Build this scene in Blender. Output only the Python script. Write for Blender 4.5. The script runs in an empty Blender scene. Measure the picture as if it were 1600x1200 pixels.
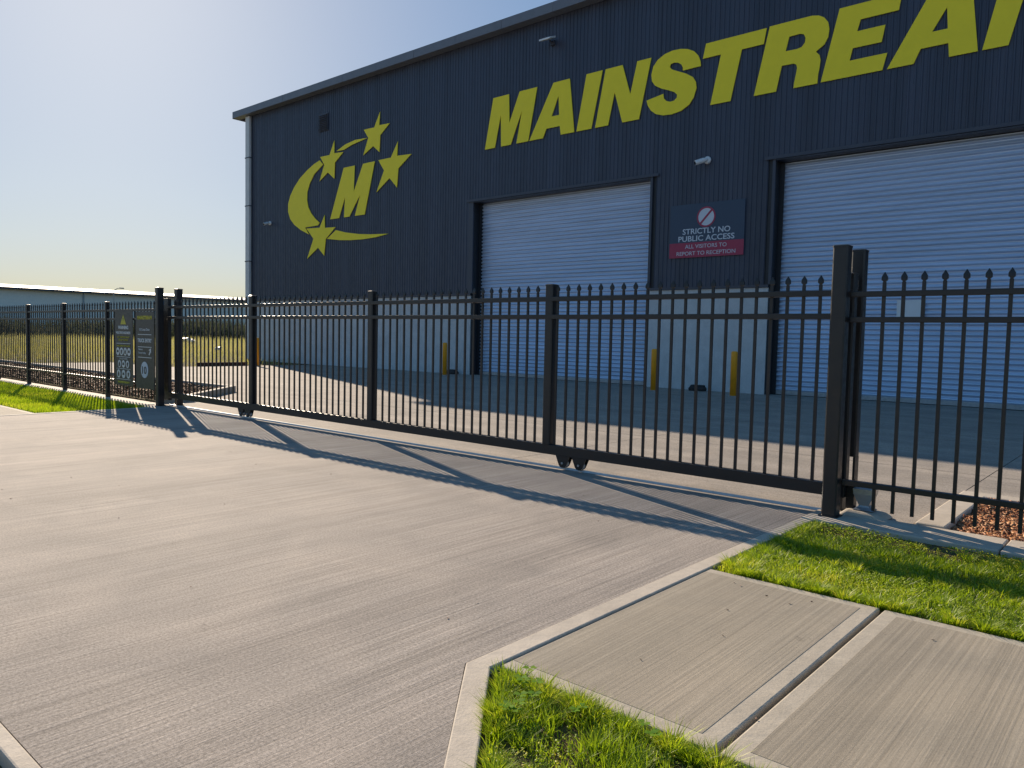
import bpy, bmesh, math, random
import numpy as np
from mathutils import Vector, Matrix
random.seed(4); rng = np.random.default_rng(7)
S = bpy.context.scene
C = S.collection
R = math.radians

# ------------------------------------------------------------------ camera, sky, sun, exposure
YAW, PITCH, ROLL, FPX = R(41.108), R(3.4743), R(1.23827), 1196.27
cam_d = bpy.data.cameras.new('camera'); cam = bpy.data.objects.new('camera', cam_d); C.objects.link(cam)
fw = Vector((-math.sin(YAW)*math.cos(PITCH), math.cos(YAW)*math.cos(PITCH), -math.sin(PITCH)))
r0 = Vector((math.cos(YAW), math.sin(YAW), 0)); u0 = r0.cross(fw)
rt = r0*math.cos(ROLL)+u0*math.sin(ROLL); up = -r0*math.sin(ROLL)+u0*math.cos(ROLL)
m = Matrix((rt, up, -fw)).transposed().to_4x4(); m.translation = (0, 0, 1.5)
cam.matrix_world = m
cam_d.sensor_width = 36; cam_d.lens = FPX*36/1600; cam_d.clip_end = 2000; cam_d.clip_start = .05
S.camera = cam

SUN = Vector((-4.5, 1.72, 4.82*math.tan(R(25.0)))).normalized()
elev = math.asin(SUN.z); az = math.atan2(SUN.x, SUN.y)      # clockwise from +Y is positive
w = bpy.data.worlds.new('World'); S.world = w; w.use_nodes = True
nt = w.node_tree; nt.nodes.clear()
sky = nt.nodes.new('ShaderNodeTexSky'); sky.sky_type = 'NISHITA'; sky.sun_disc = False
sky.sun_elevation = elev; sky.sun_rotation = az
sky.air_density = 1.0; sky.dust_density = .7; sky.ozone_density = 3.0; sky.altitude = 20
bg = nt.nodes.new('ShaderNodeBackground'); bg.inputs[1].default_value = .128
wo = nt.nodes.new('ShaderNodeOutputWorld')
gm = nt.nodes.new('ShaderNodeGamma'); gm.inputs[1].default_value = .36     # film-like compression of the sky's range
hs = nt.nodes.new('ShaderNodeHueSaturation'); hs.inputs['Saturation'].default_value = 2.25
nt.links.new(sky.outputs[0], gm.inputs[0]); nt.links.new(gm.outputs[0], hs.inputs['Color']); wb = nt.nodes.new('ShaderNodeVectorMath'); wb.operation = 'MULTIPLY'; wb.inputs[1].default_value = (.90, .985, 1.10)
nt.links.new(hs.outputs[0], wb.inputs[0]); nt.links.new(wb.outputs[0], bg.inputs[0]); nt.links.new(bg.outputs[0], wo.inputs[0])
sd = bpy.data.lights.new('sun', 'SUN'); sd.energy = 3.4; sd.angle = R(.5); sd.color = (1, .83, .64)
so = bpy.data.objects.new('sun', sd); C.objects.link(so)
so.rotation_euler = SUN.to_track_quat('Z', 'Y').to_euler(); so.location = (0, 0, 30)
S.view_settings.view_transform = 'Standard'; S.view_settings.look = 'None'
S.view_settings.exposure = 1.08; S.view_settings.gamma = 1
S.view_settings.use_curve_mapping = False
try:
    S.cycles.max_bounces = 8; S.cycles.transparent_max_bounces = 8
except Exception: pass

# ------------------------------------------------------------------ material helpers
def mat(name, col, rough=.6, metal=0., spec=.5):
    mt = bpy.data.materials.new(name); mt.use_nodes = True
    b = mt.node_tree.nodes['Principled BSDF']
    b.inputs['Base Color'].default_value = (*col, 1); b.inputs['Roughness'].default_value = rough
    b.inputs['Metallic'].default_value = metal; b.inputs['Specular IOR Level'].default_value = spec
    return mt
class N:
    def __init__(s, mt): s.mt = mt; s.t = mt.node_tree; s.b = s.t.nodes['Principled BSDF']
    def n(s, k, **kw):
        o = s.t.nodes.new(k)
        for a, v in kw.items(): setattr(o, a, v)
        return o
    def l(s, a, b): s.t.links.new(a, b)
    def pos(s, scale=(1, 1, 1), rot=0, loc=(0, 0, 0)):
        tc = s.n('ShaderNodeTexCoord'); mp = s.n('ShaderNodeMapping')
        mp.inputs['Scale'].default_value = scale; mp.inputs['Rotation'].default_value = (0, 0, rot)
        mp.inputs['Location'].default_value = loc
        s.l(tc.outputs['Object'], mp.inputs[0]); return mp.outputs[0]
    def noise(s, vec, sc=1, det=3, rough=.55, dist=0):
        o = s.n('ShaderNodeTexNoise'); o.inputs['Scale'].default_value = sc; o.inputs['Detail'].default_value = det
        o.inputs['Roughness'].default_value = rough; o.inputs['Distortion'].default_value = dist
        s.l(vec, o.inputs['Vector']); return o.outputs[0]
    def rng(s, v, a, b, c, d):
        o = s.n('ShaderNodeMapRange'); s.l(v, o.inputs[0])
        for i, x in enumerate((a, b, c, d)): o.inputs[i+1].default_value = x
        return o.outputs[0]
    def mul(s, a, b, op='MULTIPLY'):
        o = s.n('ShaderNodeMath', operation=op)
        for i, x in enumerate((a, b)):
            if isinstance(x, (int, float)): o.inputs[i].default_value = x
            else: s.l(x, o.inputs[i])
        return o.outputs[0]
    def scalecol(s, base, f):
        o = s.n('ShaderNodeVectorMath', operation='SCALE'); 
        if isinstance(base, tuple): o.inputs[0].default_value = base
        else: s.l(base, o.inputs[0])
        s.l(f, o.inputs['Scale']); return o.outputs[0]
    def mix(s, f, a, b):
        o = s.n('ShaderNodeMix', data_type='RGBA')
        s.l(f, o.inputs[0])
        for i, x in ((6, a), (7, b)):
            if isinstance(x, tuple): o.inputs[i].default_value = (*x, 1)
            else: s.l(x, o.inputs[i])
        return o.outputs[2]
    def bump(s, h, dist=.002, st=1.):
        o = s.n('ShaderNodeBump'); o.inputs['Distance'].default_value = dist; o.inputs['Strength'].default_value = st
        s.l(h, o.inputs['Height']); s.l(o.outputs[0], s.b.inputs['Normal'])

def broom_concrete(name, col, along='Y', streak=.36, patch=.20, bump=.0028, fine=75, grain=.6):
    mt = mat(name, col, .85, spec=.3); q = N(mt)
    a = (1, .008, 1) if along == 'Y' else (.008, 1, 1)
    v = q.pos(a)
    s1 = q.noise(v, 75, 3, .7)            # narrow broom marks
    s2 = q.noise(v, 6, 4, .65)            # wide bands
    s6 = q.noise(q.pos((1, .004, 1) if along == 'Y' else (.004, 1, 1)), 11, 2, .5)
    s5 = q.noise(q.pos((1, .012, 1) if along == 'Y' else (.012, 1, 1)), 1.7, 3, .6)
    g = q.pos()
    s3 = q.noise(g, 1.1, 4, .6, .6)       # broad blotches
    s4 = q.noise(g, fine, 5, .85)          # sand grain
    f = q.mul(q.mul(q.rng(s1, .25, .75, 1-streak, 1+streak), q.rng(s2, .3, .7, 1-patch*.6, 1+patch*.6)),
              q.mul(q.rng(s3, .3, .7, 1-patch*.8, 1+patch*.8), q.rng(s4, .32, .68, 1-grain, 1+grain)))
    f = q.mul(q.mul(f, q.rng(s5, .35, .7, .90, 1.07)), q.rng(s6, .62, .72, 1., 1.16))
    c = q.scalecol(col, f)
    c = q.mix(q.rng(s3, .35, .75, 0, .35), c, q.scalecol((col[0]*1.04, col[1]*.96, col[2]*.86), f))
    q.l(c, q.b.inputs['Base Color'])
    sp = q.noise(g, 7.5, 3, .75, .5)      # scattered small marks
    c = q.scalecol(c, q.rng(sp, .66, .72, 1., .80))
    q.l(c, q.b.inputs['Base Color'])
    h = q.mul(q.mul(s1, 1.0), q.mul(s4, .8), 'ADD')
    q.bump(h, bump, 1.)
    return mt
def smooth_concrete(name, col, stain=.12, fine=120):
    mt = mat(name, col, .8, spec=.3); q = N(mt); g = q.pos()
    a = q.noise(g, 2.3, 5, .65, .3); b = q.noise(g, fine, 2, .6); c2 = q.noise(g, 14, 3, .6)
    f = q.mul(q.mul(q.rng(a, .3, .7, 1-stain, 1+stain), q.rng(b, .3, .7, .93, 1.07)), q.rng(c2, .3, .75, 1.04, 1-stain*.6))
    q.l(q.scalecol(col, f), q.b.inputs['Base Color']); q.bump(q.mul(b, q.mul(c2, 3.), 'ADD'), .0012)
    return mt
def painted(name, col, rough=.45, var=.08, metal=0., spec=.5, sc=3, bump=0):
    mt = mat(name, col, rough, metal, spec); q = N(mt); g = q.pos()
    a = q.noise(g, sc, 5, .65, .4)
    q.l(q.scalecol(col, q.rng(a, .3, .7, 1-var, 1+var)), q.b.inputs['Base Color'])
    q.l(q.rng(q.noise(g, sc*6, 3), .3, .7, rough-.08, rough+.1), q.b.inputs['Roughness'])
    if bump: q.bump(q.noise(g, 60, 3), bump)
    return mt

M = {}
M['drive'] = broom_concrete('driveway_concrete', (.325, .287, .25))
M['yard'] = broom_concrete('yard_concrete', (.32, .285, .245), along='X', streak=.16)
M['path'] = broom_concrete('footpath_concrete', (.325, .285, .222), streak=.24, patch=.14, bump=.0016, fine=150, grain=.24)
M['kerb'] = smooth_concrete('kerb_concrete', (.50, .44, .36))
M['trim'] = smooth_concrete('troweled_edge', (.44, .39, .31))
M['panel'] = smooth_concrete('precast_concrete', (.58, .58, .58), .10, 60)
M['black'] = painted('black_powdercoat', (.016, .016, .018), .36, .15, spec=.5)
M['clad'] = painted('navy_steel_cladding', (.046, .054, .084), .40, .10, sc=.6)
M['trimdark'] = painted('dark_flashing', (.052, .058, .082), .4, .08)
M['eave'] = painted('grey_fascia', (.16, .17, .20), .4, .08)
M['reveal'] = painted('black_reveal', (.02, .022, .028), .5, .1)
M['pipe'] = painted('pale_downpipe', (.62, .62, .62), .4, .06)
M['yellow'] = painted('sign_yellow', (.98, .80, .02), .5, .03)
M['bollard'] = painted('safety_yellow', (.95, .37, .008), .45, .10)
M['white'] = painted('white_plastic', (.72, .74, .76), .4, .04)
M['signnavy'] = painted('sign_navy', (.035, .06, .105), .4, .04)
M['signred'] = painted('sign_red', (.38, .035, .085), .45, .04)
M['signwhite'] = painted('sign_white', (.62, .66, .72), .5, .03)
M['signdark'] = painted('sign_charcoal', (.050, .050, .045), .45, .06)
M['galv'] = painted('galvanised_steel', (.40, .43, .46), .4, .15, .7, sc=12)
M['rust'] = painted('rust_brown_edging', (.10, .035, .02), .8, .3)
M['rubber'] = painted('black_rubber', (.012, .012, .013), .6, .1)
M['glass'] = mat('dark_lens', (.01, .01, .012), .08)
M['asphalt'] = broom_concrete('asphalt', (.06, .06, .06), streak=.05)
M['road'] = broom_concrete('bounce_concrete', (.42, .39, .34), streak=.05)  # made pale so the unseen paving bounces sunlight onto the warehouse front
M['farwall'] = painted('far_cladding', (.86, .80, .72), .6, .05)
M['farroof'] = painted('far_metal_roof', (.34, .36, .38), .5, .03, .1)
q = N(M['clad']); a_ = q.noise(q.pos((1.31, 0, .012)), 1.0, 1, .5); b_ = q.noise(q.pos((9, 1, .25)), 1.5, 4, .6)
q.l(q.scalecol((.047, .055, .085), q.mul(q.rng(a_, .35, .65, .86, 1.14), q.rng(b_, .3, .7, .88, 1.14))), q.b.inputs['Base Color'])
# roller door steel
def door_mat():
    mt = mat('blue_grey_roller_steel', (.56, .64, .76), .34, .35, .5); q = N(mt)
    a = q.noise(q.pos((.15, 1, 3)), 2.2, 4, .6)
    q.l(q.scalecol((.58, .69, .86), q.rng(a, .3, .7, .88, 1.10)), q.b.inputs['Base Color'])
    return mt
M['door'] = door_mat()
# ground sheet: soil under the verges, dry paddock beyond
def soil():
    mt = mat('soil_and_paddock', (.1, .08, .05), .95, spec=.1); q = N(mt); g = q.pos()
    a = q.noise(g, 3.5, 5, .7); b = q.noise(g, .09, 5, .6); c = q.noise(g, 40, 4, .7)
    near = q.mix(q.rng(a, .35, .62, 0, 1), (.085, .058, .034), (.15, .125, .06))
    far = q.mix(q.rng(b, .40, .60, 0, 1), (.20, .175, .07), (.13, .145, .045))
    sx = q.n('ShaderNodeSeparateXYZ'); q.l(g, sx.inputs[0])
    k = q.rng(sx.outputs[0], -45, -32, 1, 0)
    c0 = q.mix(k, near, far)
    q.l(q.scalecol(c0, q.rng(c, .3, .7, .6, 1.35)), q.b.inputs['Base Color']); q.bump(q.mul(c, a, 'ADD'), .02)
    return mt
M['soil'] = soil()
# leaf materials with light passing through the blades
def leaf(name, c1, c2, c3, trans=.45):
    mt = bpy.data.materials.new(name); mt.use_nodes = True; t = mt.node_tree; t.nodes.clear()
    at = t.nodes.new('ShaderNodeAttribute'); at.attribute_name = 'tint'
    cr = t.nodes.new('ShaderNodeValToRGB'); e = cr.color_ramp.elements
    e[0].position = 0; e[0].color = (*c1, 1); e[1].position = 1; e[1].color = (*c3, 1)
    k = e.new(.55); k.color = (*c2, 1)
    d = t.nodes.new('ShaderNodeBsdfDiffuse'); tr = t.nodes.new('ShaderNodeBsdfTranslucent'); gl = t.nodes.new('ShaderNodeBsdfGlossy')
    gl.inputs['Roughness'].default_value = .45
    mx = t.nodes.new('ShaderNodeMixShader'); mx.inputs[0].default_value = trans
    m2 = t.nodes.new('ShaderNodeMixShader'); m2.inputs[0].default_value = .04
    o = t.nodes.new('ShaderNodeOutputMaterial')
    L = t.links.new
    L(at.outputs['Fac'], cr.inputs[0]); L(cr.outputs[0], d.inputs[0]); L(cr.outputs[0], tr.inputs[0])
    L(d.outputs[0], mx.inputs[1]); L(tr.outputs[0], mx.inputs[2]); L(mx.outputs[0], m2.inputs[1]); L(gl.outputs[0], m2.inputs[2])
    L(m2.outputs[0], o.inputs[0]); return mt
M['grass'] = leaf('lawn_blades', (.12, .21, .008), (.40, .54, .012), (.72, .66, .06), .6)
M['clover'] = leaf('clover_leaf', (.12, .27, .02), (.2, .38, .02), (.3, .42, .03), .5)
M['weeds'] = leaf('dry_weeds', (.28, .34, .05), (.50, .46, .12), (.62, .55, .26), .45)
M['scrub'] = leaf('dark_scrub', (.06, .075, .04), (.10, .11, .06), (.17, .16, .10), .3)
M['mulch'] = leaf('bark_chips', (.16, .055, .025), (.36, .15, .065), (.62, .36, .18), .0)
M['mulchdark'] = leaf('weathered_bark', (.05, .022, .014), (.12, .055, .03), (.28, .16, .09), .0)

# ------------------------------------------------------------------ mesh helpers
def tag(o, label=None, cat=None, group=None, kind=None):
    if label: o['label'] = label
    if cat: o['category'] = cat
    if group: o['group'] = group
    if kind: o['kind'] = kind
    return o
def empty(name, loc, label, cat, group=None):
    o = bpy.data.objects.new(name, None); C.objects.link(o); o.location = loc; o.empty_display_size = .2
    return tag(o, label, cat, group)
def obj(name, bm, mt, parent=None, loc=(0, 0, 0), smooth=False, bevel=0):
    if isinstance(bm, bpy.types.Mesh): me = bm
    else:
        bmesh.ops.recalc_face_normals(bm, faces=bm.faces)
        me = bpy.data.meshes.new(name); bm.to_mesh(me); bm.free()
    if mt and not me.materials: me.materials.append(mt)
    o = bpy.data.objects.new(name, me); C.objects.link(o); o.location = loc
    if parent is not None: o.parent = parent
    if smooth:
        for p in me.polygons: p.use_smooth = True
    if bevel:
        b = o.modifiers.new('b', 'BEVEL'); b.width = bevel; b.segments = 2; b.limit_method = 'ANGLE'
    return o
def B(): return bmesh.new()
def box(bm, x0, x1, y0, y1, z0, z1):
    v = [bm.verts.new(p) for p in ((x0, y0, z0), (x1, y0, z0), (x1, y1, z0), (x0, y1, z0), (x0, y0, z1), (x1, y0, z1), (x1, y1, z1), (x0, y1, z1))]
    for f in ((0, 3, 2, 1), (4, 5, 6, 7), (0, 1, 5, 4), (1, 2, 6, 5), (2, 3, 7, 6), (3, 0, 4, 7)): bm.faces.new([v[i] for i in f])
    return bm
def loft(bm, rings, cap=True):
    """rings: list of closed point loops of equal length"""
    vs = [[bm.verts.new(p) for p in r] for r in rings]; n = len(vs[0])
    for a, b in zip(vs, vs[1:]):
        for i in range(n): bm.faces.new((a[i], a[(i+1) % n], b[(i+1) % n], b[i]))
    if cap: bm.faces.new(list(reversed(vs[0]))); bm.faces.new(vs[-1])
    return bm
def circ(c, r, n, ax='Z', ph=0, ry=None):
    out = []
    for i in range(n):
        a = 2*math.pi*i/n+ph; x, y = r*math.cos(a), (ry or r)*math.sin(a)
        out.append({'Z': (c[0]+x, c[1]+y, c[2]), 'Y': (c[0]+x, c[1], c[2]+y), 'X': (c[0], c[1]+x, c[2]+y)}[ax])
    return out
def tube(bm, pts, r, n=10):
    """round bar along a polyline"""
    rings = []
    P = [Vector(p) for p in pts]
    for i, p in enumerate(P):
        d = (P[min(i+1, len(P)-1)]-P[max(i-1, 0)]).normalized()
        a = d.orthogonal().normalized() if i == 0 else (a-d*a.dot(d)).normalized()
        b = d.cross(a); rr = r[i] if isinstance(r, (list, tuple)) else r
        rings.append([tuple(p+a*rr*math.cos(2*math.pi*k/n)+b*rr*math.sin(2*math.pi*k/n)) for k in range(n)])
    return loft(bm, rings)
def prism(bm, poly, z0, z1):
    """flat slab from an XY polygon"""
    a = [bm.verts.new((x, y, z0)) for x, y in poly]; b = [bm.verts.new((x, y, z1)) for x, y in poly]; n = len(poly)
    bm.faces.new(b); bm.faces.new(list(reversed(a)))
    for i in range(n): bm.faces.new((a[i], a[(i+1) % n], b[(i+1) % n], b[i]))
    return bm
def plate(name, outer, holes, y, th, mt, parent):
    """upright plate in XZ, front at y, traced outline; holes cut through"""
    cu = bpy.data.curves.new(name, 'CURVE'); cu.dimensions = '2D'; cu.fill_mode = 'BOTH'; cu.extrude = th/2
    for pl in [outer]+holes:
        s = cu.splines.new('POLY'); s.points.add(len(pl)-1); s.use_cyclic_u = True
        for i, (a, b) in enumerate(pl): s.points[i].co = (a, b, 0, 1)
    t = bpy.data.objects.new(name, cu); C.objects.link(t)
    bpy.context.view_layer.update()
    me = bpy.data.meshes.new_from_object(t.evaluated_get(bpy.context.evaluated_depsgraph_get()))
    bpy.data.objects.remove(t); bpy.data.curves.remove(cu)
    me.transform(Matrix.Translation((0, y+th/2, 0)) @ Matrix.Rotation(R(90), 4, 'X'))
    me.name = name; me.materials.clear()
    return obj(name, me, mt, parent)
def words(name, body, x, z, size, width, y, mt, parent, align='CENTER', bold=0., th=.004):
    """raised lettering facing the camera side (-Y), squeezed to the given width"""
    cu = bpy.data.curves.new(name, 'FONT'); cu.body = body; cu.size = size; cu.extrude = th/2; cu.offset = bold
    cu.align_x = 'CENTER'; cu.resolution_u = 3
    t = bpy.data.objects.new(name, cu); C.objects.link(t); bpy.context.view_layer.update()
    me = bpy.data.meshes.new_from_object(t.evaluated_get(bpy.context.evaluated_depsgraph_get()))
    bpy.data.objects.remove(t); bpy.data.curves.remove(cu)
    xs = [v.co.x for v in me.vertices]; ys = [v.co.y for v in me.vertices]
    cx = (min(xs)+max(xs))/2; k = width/(max(xs)-min(xs)) if width else 1
    if align == 'LEFT': off = x+(max(xs)-min(xs))*k/2
    else: off = x
    for v in me.vertices: v.co = Vector(((v.co.x-cx)*k+off, v.co.y+z, v.co.z))
    me.transform(Matrix.Translation((0, y, 0)) @ Matrix.Rotation(R(90), 4, 'X'))
    me.name = name; me.materials.clear()
    return obj(name, me, mt, parent)
def tri_mesh(name, V, F, tint, mt):
    """V (n,3), F (m,3) triangles, tint per vertex"""
    me = bpy.data.meshes.new(name)
    me.vertices.add(len(V)); me.vertices.foreach_set('co', V.astype(np.float32).ravel())
    me.loops.add(F.size); me.loops.foreach_set('vertex_index', F.astype(np.int32).ravel())
    me.polygons.add(len(F)); me.polygons.foreach_set('loop_start', np.arange(0, F.size, 3, dtype=np.int32))
    me.update(calc_edges=True)
    a = me.attributes.new('tint', 'FLOAT', 'POINT'); a.data.foreach_set('value', tint.astype(np.float32))
    me.materials.append(mt); return me
def inside(poly, P):
    x, y = P[:, 0], P[:, 1]; r = np.zeros(len(P), bool); n = len(poly)
    for i in range(n):
        (x1, y1), (x2, y2) = poly[i], poly[(i+1) % n]
        c = ((y1 > y) != (y2 > y)) & (x < (x2-x1)*(y-y1)/((y2-y1) or 1e-9)+x1); r ^= c
    return r
def scatter(poly, n):
    a = np.array(poly); lo, hi = a.min(0), a.max(0); out = np.zeros((0, 2))
    while len(out) < n:
        P = rng.uniform(lo, hi, (n*2, 2)); out = np.vstack([out, P[inside(poly, P)]])
    return out[:n]
def vnoise(P, sc, seed=0):
    """cheap smooth 2-D noise 0..1"""
    r = np.random.default_rng(seed); T = r.random((64, 64)); q = P*sc+100
    i = np.floor(q).astype(int); f = q-i; f = f*f*(3-2*f); x0, y0 = i[:, 0] % 64, i[:, 1] % 64; x1, y1 = (x0+1) % 64, (y0+1) % 64
    return (T[x0, y0]*(1-f[:, 0])+T[x1, y0]*f[:, 0])*(1-f[:, 1])+(T[x0, y1]*(1-f[:, 0])+T[x1, y1]*f[:, 0])*f[:, 1]
def blades(name, P, z, h, wd, mt, lean=.5, tint=None, curl=.5):
    n = len(P); h = h*(.55+.8*rng.random(n)); a = rng.uniform(0, 2*np.pi, n); l = lean*h*rng.random(n)**.7
    b = a+np.pi/2+rng.normal(0, .5, n); wx, wy = np.cos(b)*wd/2, np.sin(b)*wd/2
    dx, dy = np.cos(a)*l, np.sin(a)*l
    z = np.full(n, z) if np.isscalar(z) else z
    V = np.zeros((n, 5, 3))
    for k, (t, s) in enumerate(((0, 1), (0, -1), (.55, .8), (.55, -.8), (1, 0))):
        g = t**(1+curl)
        V[:, k, 0] = P[:, 0]+dx*g+wx*s; V[:, k, 1] = P[:, 1]+dy*g+wy*s
        V[:, k, 2] = z+h*(t-.25*curl*t*t*(l/np.maximum(h, 1e-6)))
    F = np.array([(0, 1, 3), (0, 3, 2), (2, 3, 4)]); F = (F[None]+np.arange(n)[:, None, None]*5).reshape(-1, 3)
    if tint is None: tint = rng.random(n)
    return tri_mesh(name, V.reshape(-1, 3), F, np.repeat(np.clip(tint, 0, 1), 5), mt)
def chips(name, P, z, L, W, mt, tilt=.5, tint=None, th=.008):
    n = len(P); L = L*(.4+rng.random(n)); W = W*(.5+rng.random(n)); a = rng.uniform(0, 2*np.pi, n)
    u = np.stack([np.cos(a), np.sin(a), rng.normal(0, tilt, n)], 1); u /= np.linalg.norm(u, axis=1)[:, None]
    v = np.stack([-np.sin(a), np.cos(a), rng.normal(0, tilt*.8, n)], 1); v /= np.linalg.norm(v, axis=1)[:, None]
    w_ = np.cross(u, v); c = np.stack([P[:, 0], P[:, 1], z+rng.random(n)*.02], 1)
    V = np.zeros((n, 8, 3)); k = 0
    for s3 in (0, 1):
        for s1, s2 in ((-1, -1), (1, -.7), (.9, 1), (-.8, .6)):
            V[:, k] = c+u*(s1*L/2)[:, None]+v*(s2*W/2)[:, None]+w_*(s3*th); k += 1
    F = np.array([(4, 5, 6), (4, 6, 7), (0, 1, 5), (0, 5, 4), (1, 2, 6), (1, 6, 5), (2, 3, 7), (2, 7, 6), (3, 0, 4), (3, 4, 7)])
    F = (F[None]+np.arange(n)[:, None, None]*8).reshape(-1, 3)
    if tint is None: tint = rng.random(n)
    return tri_mesh(name, V.reshape(-1, 3), F, np.repeat(tint, 8), mt)

# ------------------------------------------------------------------ ground, driveway, kerbs, paths
XL, XR = -14.85, -2.40           # driveway sides
bm = B(); prism(bm, [(-600, -200), (200, -200), (200, 600), (-600, 600)], -.6, -.055)
tag(obj('ground', bm, M['soil']), kind='structure')
bm = B(); prism(bm, [(XL, 2.465), (-16.79, .87), (-1.08, .87), (XR, 2.465), (XR, 7.02), (-15.42, 7.02), (-15.42, 6.50), (XL, 6.50)], -.05, 0)
tag(obj('driveway', bm, M['drive']), kind='structure')
def ribbon(name, pts, wd, z0, z1, mt, side=1, bev=.008):
    """edging strip following pts, wd wide to the given side"""
    P = [Vector((x, y, 0)) for x, y in pts]; off = []
    for i, p in enumerate(P):
        d1 = (P[i]-P[i-1]).normalized() if i else (P[1]-P[0]).normalized()
        d2 = (P[i+1]-P[i]).normalized() if i < len(P)-1 else d1
        n1 = Vector((d1.y, -d1.x, 0))*side; n2 = Vector((d2.y, -d2.x, 0))*side
        nn = (n1+n2).normalized(); off.append(p+nn*wd/max(.3, nn.dot(n1)))
    bm = B()
    rings = [[(a.x, a.y, z0), (b.x, b.y, z0), (b.x, b.y, z1), (a.x, a.y, z1)] for a, b in zip(P, off)]
    loft(bm, rings)
    return tag(obj(name, bm, mt, bevel=bev), kind='structure')
ribbon('kerb_strip', [(-1.09, .87), (XR, 2.47), (XR, 6.58)], .115, -.12, .003, M['kerb'], 1)
ribbon('kerb_strip', [(-16.8, .87), (XL, 2.47), (XL, 6.49)], .13, -.12, .006, M['kerb'], -1)
ribbon('kerb_strip', [(-16.75, .868), (-1.0, .868)], .062, -.12, .003, M['kerb'], 1)
bm = B(); prism(bm, [(-60, -9), (40, -9), (40, .72), (-60, .72)], -.1, -.035)
tag(obj('road', bm, M['road']), kind='structure')
bm = B(); prism(bm, [(-80, -70), (60, -70), (60, -9.2), (-80, -9.2)], -.1, -.04)
tag(obj('bounce_paving', bm, M['road']), kind='structure')  # added out of view, reflects sunlight back onto the shaded facade
# footpath bays with troweled margins and an open joint
def bay(x0, x1, y0, y1, z=-.005, ml=.085):
    bm = B(); box(bm, x0, x1, y0, y1, -.12, z); 
    o = tag(obj('footpath', bm, M['trim'], bevel=.010), kind='structure')
    bm = B(); mg = .085
    prism(bm, [(x0+ml, y0+mg), (x1-mg, y0+mg), (x1-mg, y1-mg), (x0+ml, y1-mg)], z-.01, z+.0015)
    tag(obj('footpath_surface', bm, M['path']), kind='structure')
bay(-2.28, -1.223, 2.57, 4.66, ml=.012)
xs = [-1.197, .0, 1.2, 2.4, 3.6, 4.8, 6.0]
for a, b in zip(xs, xs[1:]): bay(a, b-.012, 2.57, 4.655)
xs = [-14.99, -17.0, -19.0, -21.0, -23.0, -25, -27, -29]
for a, b in zip(xs[1:], xs): bay(a+.012, b, 2.9, 4.58)
# concrete strip under the fence lines
for (x0, x1) in ((-2.396, -.93), (-.925, 1.6), (1.606, 4.2)):
    bm = B(); box(bm, x0, x1-.006, 6.56, 7.02, -.1, .012); tag(obj('kerb_strip', bm, M['kerb'], bevel=.012), kind='structure')
for (x0, x1) in ((-19.5, -15.43), (-24, -19.506), (-30, -24.006), (-40, -30.006)):
    bm = B(); box(bm, x0, x1, 6.52, 6.98, -.1, .012); tag(obj('kerb_strip', bm, M['kerb'], bevel=.012), kind='structure')
# yard slab in bays (joints), reaching the warehouse
ys = [7.02, 10.4, 14.1, 17.9, 23.0]
bxs = [-36.2, -31.2, -26.2, -21.2, -16.2, -11.2, -6.2, -1.63, 3.8, 8.8, 13.8, 20]
for ya, yb in zip(ys, ys[1:]):
    for xa, xb in zip(bxs, bxs[1:]):
        if xa < -36 and ya > 14: continue
        y_ = 9.03 if (xa >= -1.7 and ya < 7.1) else ya
        bm = B(); box(bm, xa+.006, xb-.006, y_+.006, yb-.006, -.15, -.004)
        tag(obj('yard_paving', bm, M['yard']), kind='structure')
bm = B(); box(bm, -31.2, -1.63, 7.03, 23, -.16, -.02); box(bm, -36.2, -31.205, 7.03, 14.08, -.16, -.02); box(bm, -1.63, 20, 9.03, 23, -.16, -.02); tag(obj('yard_base', bm, M['trim']), kind='structure')

# garden bed at right inside the fence: raised kerb and bark
def kerb_loop(pts, wd, z0, z1):
    return ribbon('garden_kerb', pts, wd, z0, z1, M['kerb'], 1, .02)
kerb_loop([(-1.615, 7.03), (-1.625, 9.0), (4.5, 9.02)], .24, -.08, .026)
# left bed
kerb_loop([(-42, 9.95), (-17.75, 9.85), (-15.75, 7.75), (-15.75, 7.03)], .16, -.05, .15)

# ------------------------------------------------------------------ warehouse
YF = 21.66; ZC = 3.14
XW0, XW1, ZT = -37.85, 26.0, 12.92
D = [(-21.08, -13.14, 6.70), (-9.06, -1.2, 6.72)]      # roller doors: x0, x1, head
wh = empty('warehouse', (-6, 22, 0), 'large navy ribbed steel warehouse with yellow lettering and two tall roller doors', 'warehouse')
WL = (-6, 22, 0)
def part(name, bm, mt, parent=wh, **k):
    o = obj(name, bm, mt, parent, **k)
    if parent is wh: o.location = tuple(-a for a in WL)
    return o
def cladding(x0, x1, z0, z1, name='cladding'):
    """ribbed sheet: folded profile extruded upward, with thickness behind"""
    bm = B(); pitch = .152; prof = []; k0 = math.floor(x0/pitch); x = k0*pitch
    pts = []
    while x < x1+pitch:
        for dx, dy in ((0, 0), (.090, 0), (.102, -.020), (.140, -.020)): pts.append((x+dx, YF+dy))
        x += pitch
    pts = [p for p in pts if x0 < p[0] < x1]; pts = [(x0, YF)]+pts+[(x1, YF)]
    lo = [bm.verts.new((a, b, z0)) for a, b in pts]; hi = [bm.verts.new((a, b, z1)) for a, b in pts]
    for i in range(len(pts)-1): bm.faces.new((lo[i], lo[i+1], hi[i+1], hi[i]))
    return part(name, bm, M['clad'])
cladding(XW0, D[0][0]-.2, ZC, ZT); cladding(D[0][0]-.2, D[0][1]+.2, D[0][2]+.12, ZT)
cladding(D[0][1]+.2, D[1][0]-.2, ZC, ZT); cladding(D[1][0]-.2, D[1][1]+.2, D[1][2]+.12, ZT)
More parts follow.
